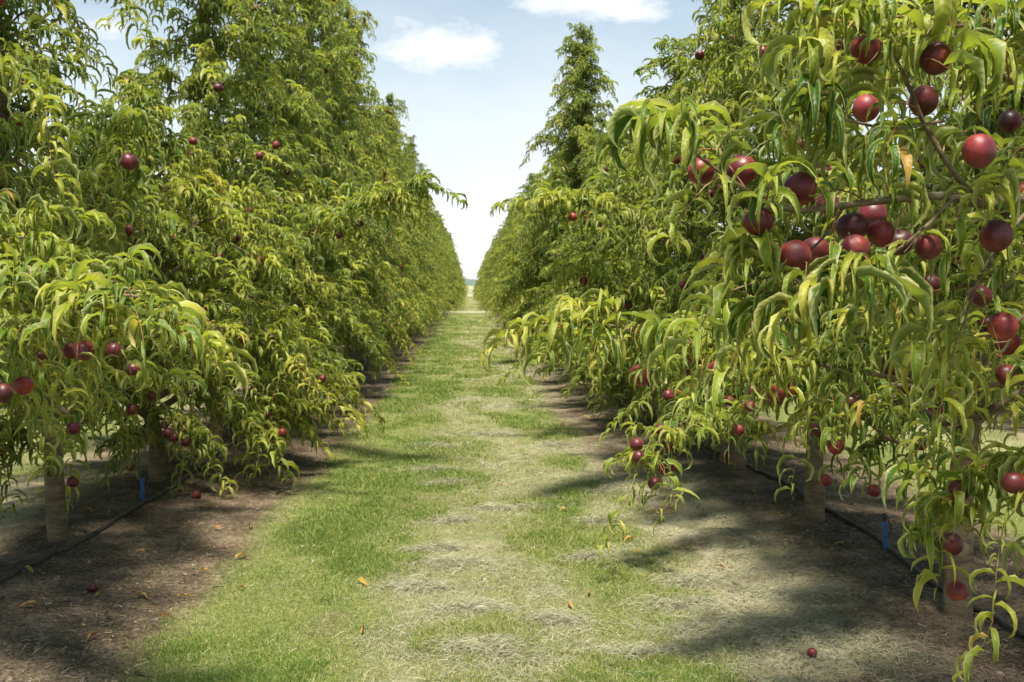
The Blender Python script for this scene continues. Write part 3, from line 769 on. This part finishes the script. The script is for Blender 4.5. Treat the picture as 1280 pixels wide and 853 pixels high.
mb = MB()
for (n, y0, y1, x0, x1, p) in ((200000, 3.4, 13, -1.9, 2.6, 1.7), (40000, 12, 50, -1.6, 1.9, 1.7)):
    x, y = scatter(r, n, y0, y1, x0, x1, p)
    g, s, w, _ = masks(x, y)
    cl = sstep(.40, .62, fbm(x * 3 + 70, y * 4, 3))
    k = r.random(n) < np.clip(s * (.15 + .75 * cl) + .9 * w + .02, 0, 1)
    x, y, s, w, g = x[k], y[k], s[k], w[k], g[k]; n = len(x); sc = np.clip(y / 5.5, .85, 4)
    ang = np.where(w > .25, r.standard_normal(n) * .55 + np.pi * (r.random(n) > .5), r.random(n) * 6.283)
    strands(mb, r, x, y, (.035 + .075 * r.random(n)) * sc ** .4, .0016 * sc * (.7 + .6 * r.random(n)), (.004 + (.045 * w + .012) * r.random(n)), ang, np.clip(.52 + .26 * r.standard_normal(n) - .10 * (x > 1), 0, 1))
# extra on the windrows
n = 42000
ci = r.integers(0, len(WD), n); wd = np.array(WD)[ci]
x = wd[:, 0] + wd[:, 2] * .75 * r.standard_normal(n); y = wd[:, 1] + wd[:, 3] * .6 * r.standard_normal(n)
w = windrow(x, y); k = r.random(n) < w * 1.1; x, y, w = x[k], y[k], w[k]; n = len(x)
strands(mb, r, x, y, .04 + .08 * r.random(n), .0015 * np.ones(n), .003 + .035 * w * r.random(n), r.standard_normal(n) * .6 + np.pi * (r.random(n) > .5), np.clip(.58 + .2 * r.standard_normal(n), 0, 1))
tag(link('dry_clippings', mb.mesh('clippings', [STRAW])), 'grey straw-coloured mown clippings raked in loose ridges', 'clippings', None, 'stuff')

LITTER = blade_material('litter', [(0, (.03, .022, .015)), (.5, (.13, .090, .055)), (.85, (.32, .23, .14)), (1, (.45, .36, .22))], .05)
mb = MB()
n = 90000; x, y = scatter(r, n, 3.4, 18, -6.5, 6.0, 1.6); u = np.abs(alley(x)); k = r.random(n) < sstep(.9, 1.5, u) * .8 + .02
x, y = x[k], y[k]; n = len(x)
strands(mb, r, x, y, .012 + .05 * r.random(n) ** 2, .0022 + .006 * r.random(n) ** 3, .001 + .006 * r.random(n), r.random(n) * 6.283, r.random(n) ** 1.2, segs=3)
tag(link('soil_litter', mb.mesh('litter', [LITTER])), 'brown crumbs of twig and dead leaf strewn over bare soil', 'litter', None, 'stuff')

mb = MB(); n = 16000; x, y = scatter(r, n, 3.4, 16, -5.5, 5.0, 1.6); u = np.abs(alley(x)); k = r.random(n) < sstep(1.0, 1.6, u) * (.35 + 1.2 * sstep(.45, .7, fbm(x * 2 + 8, y * 2, 3))) + .01
x, y = x[k], y[k]; n = len(x); z = ground_z(x, y); sz_ = .003 + .011 * r.random(n) ** 3
oc = np.array([[1, 0, 0], [0, 1, 0], [-1, 0, 0], [0, -1, 0], [0, 0, .7], [0, 0, -.7]], float)
a_ = r.random(n) * 6.28; ca, sa_ = np.cos(a_), np.sin(a_)
vv = oc[None] * (.6 + .8 * r.random((n, 6, 1))) + .25 * r.standard_normal((n, 6, 3)); vv = np.stack([vv[..., 0] * ca[:, None] - vv[..., 1] * sa_[:, None], vv[..., 0] * sa_[:, None] + vv[..., 1] * ca[:, None], vv[..., 2]], -1) * sz_[:, None, None] + np.stack([x, y, z], -1)[:, None]
ff = np.array([[0, 1, 4], [1, 2, 4], [2, 3, 4], [3, 0, 4], [1, 0, 5], [2, 1, 5], [3, 2, 5], [0, 3, 5]])[None] + (np.arange(n) * 6)[:, None, None]
mb.add(vv.reshape(-1, 3), ff.reshape(-1, 3))
CLOD = simple('soil_clod', (.09, .065, .05), (.26, .20, .155), 12, .95, bump=.6, dist=.004)
tag(link('soil_clods', mb.mesh('clods', [CLOD], smooth=False)), 'small brown clods and grit on the bare soil', 'soil clods', None, 'stuff')

# ------------------------------------------------------------------ fallen leaves and fruit, clover
DEAD = leaf_material('fallen_leaf', [(0.0, (.16, .20, .04)), (.25, (.40, .30, .05)), (.6, (.46, .19, .05)), (1.0, (.30, .10, .05))], (.38, .24, .10), (1, .9, .6), .6)
lm = []
for q in range(5):
    r2 = np.random.default_rng(60 + q); mb = MB(); B = np.array([[-.045, 0, .012]])
    leaves(mb, r2, B, np.array([[1, .1 * q - .2, .25 + .05 * q]]), np.array([.095]), ns=8, W=np.array([.014]), tint=np.array([[.05, .3, .5, .7, .9][q]]), hook=.55)
    lm.append(mb.mesh('fallen_leaf', [DEAD], uv=True))
def on_ground(px, py):
    d = CH * FPX / (py - 357); x = (px - 588) / FPX * d
    return x, d, float(ground_z(np.array([x]), np.array([d]))[0])
spots = [(178, 752, 2, 'curled orange fallen leaf on soil right of the lowest left windfall'), (112, 805, 3, 'rusty fallen leaf lying nearest the bottom left corner'), (978, 662, 1, 'bright yellow orange fallen leaf on the soil left of the right-hand trunk'),
         (920, 687, 2, 'pale tan fallen leaf on soil beneath the drooping right branch'), (120, 753, 0, 'green yellow fallen leaf touching a red windfall nectarine'), (704, 645, 2, None), (290, 588, 1, None), (283, 627, 2, None), (270, 665, 2, None), (205, 777, 3, None), (312, 663, 3, None), (624, 610, 2, None),
         (787, 683, 2, None), (800, 699, 1, None), (453, 736, 1, None), (575, 773, 3, None), (715, 770, 2, None), (738, 753, 2, None), (402, 545, 2, None), (175, 700, 2, None), (256, 575, 1, None), (55, 620, 1, None), (113, 648, 2, None), (90, 637, 0, None), (950, 630, 1, None), (1000, 640, 2, None), (300, 742, 3, None), (255, 720, 2, None), (36, 770, 2, None), (852, 735, 2, None), (640, 560, 2, None), (668, 540, 3, None), (230, 752, 2, None), (40, 725, 1, None), (735, 524, 1, None), (300, 700, 2, None), (450, 800, 3, None), (842, 640, 2, None), (905, 720, 3, None), (1060, 700, 2, None)]
for i, (px, py, q, lab) in enumerate(spots):
    x, y, z = on_ground(px, py)
    o = link('fallen_leaf', lm[q], loc=(x, y, z + .006)); o.rotation_euler = (rr.uniform(-.2, .2), rr.uniform(-.2, .2), rr.uniform(0, 6.28)); k = rr.uniform(.7, 1.15); o.scale = (k, k, k)
    if lab is None: lab = 'small dry fallen leaf on the left-hand soil strip' if px < 330 else ('small dry fallen leaf on the grass of the alley' if px < 780 else 'small dry fallen leaf on the right-hand soil strip')
    tag(o, lab, 'leaf', 'fallen leaves scattered on the orchard floor')
for px, py, sc, lab in ((246, 629, .95, 'small red windfall nectarine on soil between blue stake and alley'), (166, 593, .9, 'red windfall nectarine in the sunlit gap left of the second trunk'), (1028, 843, .62, 'dark red windfall nectarine at the bottom edge among clippings'),
                        (116, 746, .8, 'red windfall nectarine beside a green yellow leaf on dark soil'), (704, 533, .8, 'pale orange windfall nectarine on grass beside the right soil strip')):
    x, y, z = on_ground(px, py)
    o = link('fallen_nectarine', FRUIT, loc=(x, y, z + .024 * sc)); o.scale = (sc, sc, sc); o.rotation_euler = (rr.uniform(.6, 2), rr.uniform(-1, 1), rr.uniform(0, 6))
    tag(o, lab, 'nectarine', 'windfall nectarines lying on the ground')
# white clover heads in the grass
PETAL = simple('clover_petal', (.70, .68, .62), (.82, .80, .76), 60, .7)
STEMM = simple('clover_stem', (.07, .12, .03), (.10, .16, .04), 30, .6)
mb = MB(); r3 = np.random.default_rng(4)
q = norm(r3.standard_normal((70, 3))); q[:, 2] = np.abs(q[:, 2]) * .9 - .1
leaves(mb, r3, np.array([[0, 0, .032]]) + q * .003, q + np.array([0, 0, .3]), np.full(70, .0105), ns=2, W=np.full(70, .0024), tint=np.full(70, .5), hook=.3, mat=0)
head = mb.mesh('flower_head', [PETAL]); mb = MB(); tube(mb, [(0, 0, 0), (.002, 0, .015), (0, 0, .032)], [.0012, .001, .001], n=5); stem_me = mb.mesh('stem', [STEMM])
for px, py, lab in ((376, 690, 'leftmost white clover flower of the small cluster in the grass'), (389, 710, 'white clover flower in the grass closest to the camera'), (391, 689, 'white clover flower at the right of the small cluster'), (240, 714, 'lone white clover flower at the grass edge')):
    x, y, z = on_ground(px, py); e = bpy.data.objects.new('clover_flower', None); COL.objects.link(e); e.location = (x, y, z); e.empty_display_size = .02
    tag(e, lab, 'flower', 'white clover flowers in the mown grass'); e.scale = (.65, .65, .65); link('flower_head', head, e); link('stem', stem_me, e)

# ------------------------------------------------------------------ irrigation
HOSE = simple('black_poly_hose', (.012, .013, .016), (.075, .065, .055), 18, .5, bump=.15, dist=.003)
BLUE = simple('blue_plastic', (.022, .075, .20), (.030, .14, .40), 55, .55, bump=.1)
BLACKP = simple('black_plastic', (.014, .014, .015), (.03, .03, .03), 30, .4, bump=.05)
def hose(name, ctrl, label):
    c = [(x, y) for x, y in ctrl]
    p = smooth_path([(x, y, 0) for x, y in c], 260)
    p[:, 2] = ground_z(p[:, 0], p[:, 1]) + .012 + .006 * np.sin(p[:, 1] * 2.1)
    mb = MB(); tube(mb, p, .0125, n=10)
    return tag(link(name, mb.mesh(name, [HOSE])), label, 'hose', 'black irrigation hoses along the tree rows')
hl = [(XL + .14, 2.5), (-2.33, 4.0), (-2.30, 4.9), (-2.20, 5.7), (-2.17, 6.4), (-2.14, 6.9), (-2.16, 7.8), (-2.20, 9.0), (-2.1, 11), (-2.2, 14), (-2.15, 18), (-2.2, 26), (-2.15, 36), (-2.2, 52)]
hr = [(2.32, 2.5), (2.30, 3.6), (2.26, 4.6), (2.30, 5.2), (2.34, 5.7), (2.27, 6.4), (2.30, 7.0), (2.22, 7.8), (2.1, 9), (2.0, 11), (2.0, 14), (1.95, 20), (1.95, 30), (1.95, 52)]
hose('irrigation_hose', hl, 'black irrigation hose lying along the foot of the left row')
hose('irrigation_hose', hr, 'black irrigation hose lying along the foot of the right row')

def stake_parts():
    a = MB()   # blue stake: flat cross section, slightly tapered, with ribs
    def boxm(m, x0, x1, y0, y1, z0, z1, tx=1.0):
        v = np.array([[x0, y0, z0], [x1, y0, z0], [x1, y1, z0], [x0, y1, z0], [x0 * tx, y0 * tx, z1], [x1 * tx, y0 * tx, z1], [x1 * tx, y1 * tx, z1], [x0 * tx, y1 * tx, z1]])
        f = np.array([[0, 3, 2, 1], [4, 5, 6, 7], [0, 1, 5, 4], [1, 2, 6, 5], [2, 3, 7, 6], [3, 0, 4, 7]]); m.add(v, f)
    boxm(a, -.012, .012, -.003, .003, -.03, .135); boxm(a, -.003, .003, -.011, -.0032, -.03, .130); boxm(a, -.003, .003, .0032, .011, -.03, .130)
    boxm(a, -.016, .016, -.009, .009, .1352, .155); boxm(a, -.014, .014, -.008, .008, .050, .058)
    b = MB(); tube(b, [(0, 0, .155), (0, 0, .170)], [.0085, .0085], n=10); tube(b, [(0, 0, .171), (0, 0, .176)], [.019, .016], n=12)
    tube(b, [(-.016, 0, .176), (-.016, 0, .192)], [.002, .002], n=5); tube(b, [(.016, 0, .176), (.016, 0, .192)], [.002, .002], n=5); tube(b, [(0, 0, .192), (0, 0, .199)], [.018, .012], n=12)
    return a.mesh('stake', [BLUE], smooth=False), b.mesh('sprinkler_head', [BLACKP], smooth=False)
sk, hd = stake_parts()
for px, py, d, hx, lab in ((180, 641, 6.75, -2.15, 'blue sprinkler stake beside the left hose between two trunks'), (1122, 716, 5.35, 2.30, 'blue sprinkler stake beside the right hose under hanging leaves'), (438, 478, 14.6, -2.2, 'distant tiny blue sprinkler stake far down the left hose')):
    x = (px - 588) / FPX * d; z = float(ground_z(np.array([x]), np.array([d]))[0])
    e = bpy.data.objects.new('sprinkler_stake', None); COL.objects.link(e); e.location = (x, d, z); e.rotation_euler = (rr.uniform(-.06, .06), rr.uniform(-.08, .08), rr.uniform(-.5, .5)); e.empty_display_size = .1
    tag(e, lab, 'sprinkler stake', 'blue sprinkler stakes by the hoses'); link('stake', sk, e); link('sprinkler_head', hd, e)
    mb = MB(); dx = hx - x; p = smooth_path([(0, 0, .16), (dx * .3, .06, .19), (dx * .7 + .02, .14, .10), (dx, .17, .03), (dx, .2, .02)], 24); tube(mb, p, .0032, n=6)
    link('feed_tube', mb.mesh('feed_tube', [HOSE]), e)

# ------------------------------------------------------------------ far hills
mb = MB(); xs = np.linspace(-1500, 1500, 260)
ridge = 12 + 14 * fbm(xs * .004 + 3, xs * 0 + 2, 4) + 5 * fbm(xs * .05, xs * 0 + 9, 3)
prof = [(2300, 0), (2360, .35), (2430, .75), (2520, 1.0), (2700, .8), (3000, 0)]
V = np.array([[(x, yy + 30 * math.sin(x * .01), -1 + k * h) for x, h in zip(xs, ridge)] for yy, k in prof])
i = np.arange(len(prof) - 1)[:, None] * 260; j = np.arange(259)[None]
F = np.stack([i + j, i + j + 1, i + 260 + j + 1, i + 260 + j], -1).reshape(-1, 4)
mb.add(V.reshape(-1, 3), F)
HILL = simple('hazy_hill_scrub', (.07, .10, .085), (.12, .15, .12), .02, .95, bump=.2, dist=3)  # scrub green with the blue of distant air mixed into the colour
tag(link('hills', mb.mesh('hills', [HILL])), 'low blue green wooded hills on the horizon', None, None, 'structure')

# ------------------------------------------------------------------ sky, sun
SUN_EL, SUN_AZ = math.radians(71), math.radians(184)     # azimuth clockwise from +Y (down the alley); behind the camera
w = bpy.data.worlds.new('World'); scene.world = w; w.use_nodes = True
nt = w.node_tree; n = nt.nodes; l = nt.links; n.clear()
sky = n.new('ShaderNodeTexSky'); sky.sky_type = 'NISHITA'; sky.sun_disc = False; sky.sun_elevation = SUN_EL; sky.sun_rotation = SUN_AZ
sky.altitude = 50; sky.air_density = 1.0; sky.dust_density = 1.2; sky.ozone_density = 1.5
tc = n.new('ShaderNodeTexCoord'); sp = n.new('ShaderNodeSeparateXYZ'); l.new(tc.outputs['Generated'], sp.inputs[0])
def M(op, a, b=None, c=None, clamp=False):
    m = N(n, 'ShaderNodeMath', operation=op, use_clamp=clamp)
    for k, v in enumerate((a, b, c)):
        if v is None: continue
        if hasattr(v, 'is_output'): l.new(v, m.inputs[k])
        else: m.inputs[k].default_value = v
    return m.outputs[0]
ym = M('MAXIMUM', sp.outputs[1], .02)
tx = M('DIVIDE', sp.outputs[0], ym); tz = M('DIVIDE', sp.outputs[2], ym)
nzc = N(n, 'ShaderNodeTexNoise', Scale=5.0, Detail=7.0, Roughness=.58)
mp = n.new('ShaderNodeMapping'); mp.inputs['Scale'].default_value = (1, 1, 2.4); l.new(tc.outputs['Generated'], mp.inputs[0]); l.new(mp.outputs[0], nzc.inputs['Vector'])
nzf = N(n, 'ShaderNodeTexNoise', Scale=16.0, Detail=8.0, Roughness=.62); l.new(mp.outputs[0], nzf.inputs['Vector'])
def puff(px, py, rx, ry, amp):
    cx, cz = (px - 588) / FPX, (357 - py) / FPX
    a = M('POWER', M('DIVIDE', M('SUBTRACT', tx, cx), rx / FPX), 2.0); a.node.inputs[0]
    b = M('POWER', M('ABSOLUTE', M('DIVIDE', M('SUBTRACT', tz, cz), ry / FPX)), 2.0)
    a = M('POWER', M('ABSOLUTE', M('DIVIDE', M('SUBTRACT', tx, cx), rx / FPX)), 2.0)
    return M('MULTIPLY', M('SUBTRACT', 1.0, M('ADD', a, b), clamp=True), amp)
cl = None
for q in ((560, 68, 125, 52, 1.15), (515, 48, 60, 34, .9), (735, -4, 150, 50, 1.25), (790, 18, 80, 30, .9), (150, 45, 60, 34, 1.0), (560, 134, 85, 26, .66), (660, 118, 70, 24, .6), (712, 78, 35, 16, .6), (180, 8, 40, 14, .7), (200, 150, 120, 30, .6), (860, 100, 120, 40, .6)):
    p_ = puff(*q); cl = p_ if cl is None else M('MAXIMUM', cl, p_)
front = M('GREATER_THAN', sp.outputs[1], .05)
cl = M('MULTIPLY', cl, front)
c1 = M('MULTIPLY_ADD', M('SUBTRACT', nzf.outputs['Fac'], .5), 2.3, M('SUBTRACT', cl, .24))
c1 = M('MULTIPLY', c1, 1.05, clamp=True)
gen = M('MULTIPLY', M('SUBTRACT', nzc.outputs['Fac'], .60), 5.0, clamp=True)
back = M('SUBTRACT', 1.0, M('MULTIPLY', sp.outputs[1], 4.0, clamp=True), clamp=True)
gen = M('MULTIPLY', gen, back)
c1 = M('MAXIMUM', c1, gen)
# thin high cloud whitening the sky towards the horizon
veil = M('SUBTRACT', 1.0, M('DIVIDE', M('ABSOLUTE', sp.outputs[2]), .31), clamp=True)
veil = M('MULTIPLY', M('POWER', veil, .62), 1.04)
veil = M('ADD', veil, M('MULTIPLY', M('SUBTRACT', nzc.outputs['Fac'], .5), .5), clamp=True)
allc = M('MAXIMUM', M('MULTIPLY', c1, .92), veil)
mx = n.new('ShaderNodeMix'); mx.data_type = 'RGBA'; l.new(allc, mx.inputs[0]); 
tn = n.new('ShaderNodeMix'); tn.data_type = 'RGBA'; tn.blend_type = 'MULTIPLY'; tn.inputs[0].default_value = 1; l.new(sky.outputs[0], tn.inputs[6]); tn.inputs[7].default_value = (.93, 1.12, 1.02, 1)
l.new(tn.outputs[2], mx.inputs[6]); mx.inputs[7].default_value = (7.4, 7.5, 7.6, 1)
bg = n.new('ShaderNodeBackground'); l.new(mx.outputs[2], bg.inputs[0]); bg.inputs[1].default_value = .076
o = n.new('ShaderNodeOutputWorld'); l.new(bg.outputs[0], o.inputs[0])
w.cycles.sampling_method = 'MANUAL'; w.cycles.sample_map_resolution = 512

sd = bpy.data.lights.new('sun', 'SUN'); sd.energy = 4.9; sd.angle = math.radians(7); sd.color = (1, .93, .80)
so = bpy.data.objects.new('sun', sd); COL.objects.link(so)
# direction from which light comes
dx, dy, dz = math.sin(SUN_AZ) * math.cos(SUN_EL), math.cos(SUN_AZ) * math.cos(SUN_EL), math.sin(SUN_EL)
from mathutils import Vector
so.rotation_euler = Vector((dx, dy, dz)).to_track_quat('Z', 'Y').to_euler(); so.location = (0, 0, 20)

# ------------------------------------------------------------------ camera
cd = bpy.data.cameras.new('camera'); cam = bpy.data.objects.new('camera', cd); COL.objects.link(cam)
cd.sensor_width = 36; cd.lens = 36 * FPX / 1280; cd.clip_end = 9000; cd.clip_start = .05
cam.location = (0, 0, CH)
cam.rotation_euler = (math.radians(90) - math.atan((426.5 - 357) / FPX), 0, -math.atan((640 - 588) / FPX))
cd.dof.use_dof = True; cd.dof.focus_distance = 2.8; cd.dof.aperture_fstop = 9.0
scene.camera = cam
scene.view_settings.view_transform = 'Standard'; scene.view_settings.look = 'None'; scene.view_settings.exposure = 1.0; scene.view_settings.gamma = 1
scene.render.film_transparent = False
c = scene.cycles
c.max_bounces = 5; c.diffuse_bounces = 2; c.glossy_bounces = 2; c.transmission_bounces = 3; c.transparent_max_bounces = 4
c.use_denoising = True; c.use_adaptive_sampling = True; c.adaptive_threshold = .02
c.sample_clamp_indirect = 6
print('built', round(_t.time() - t0, 1))
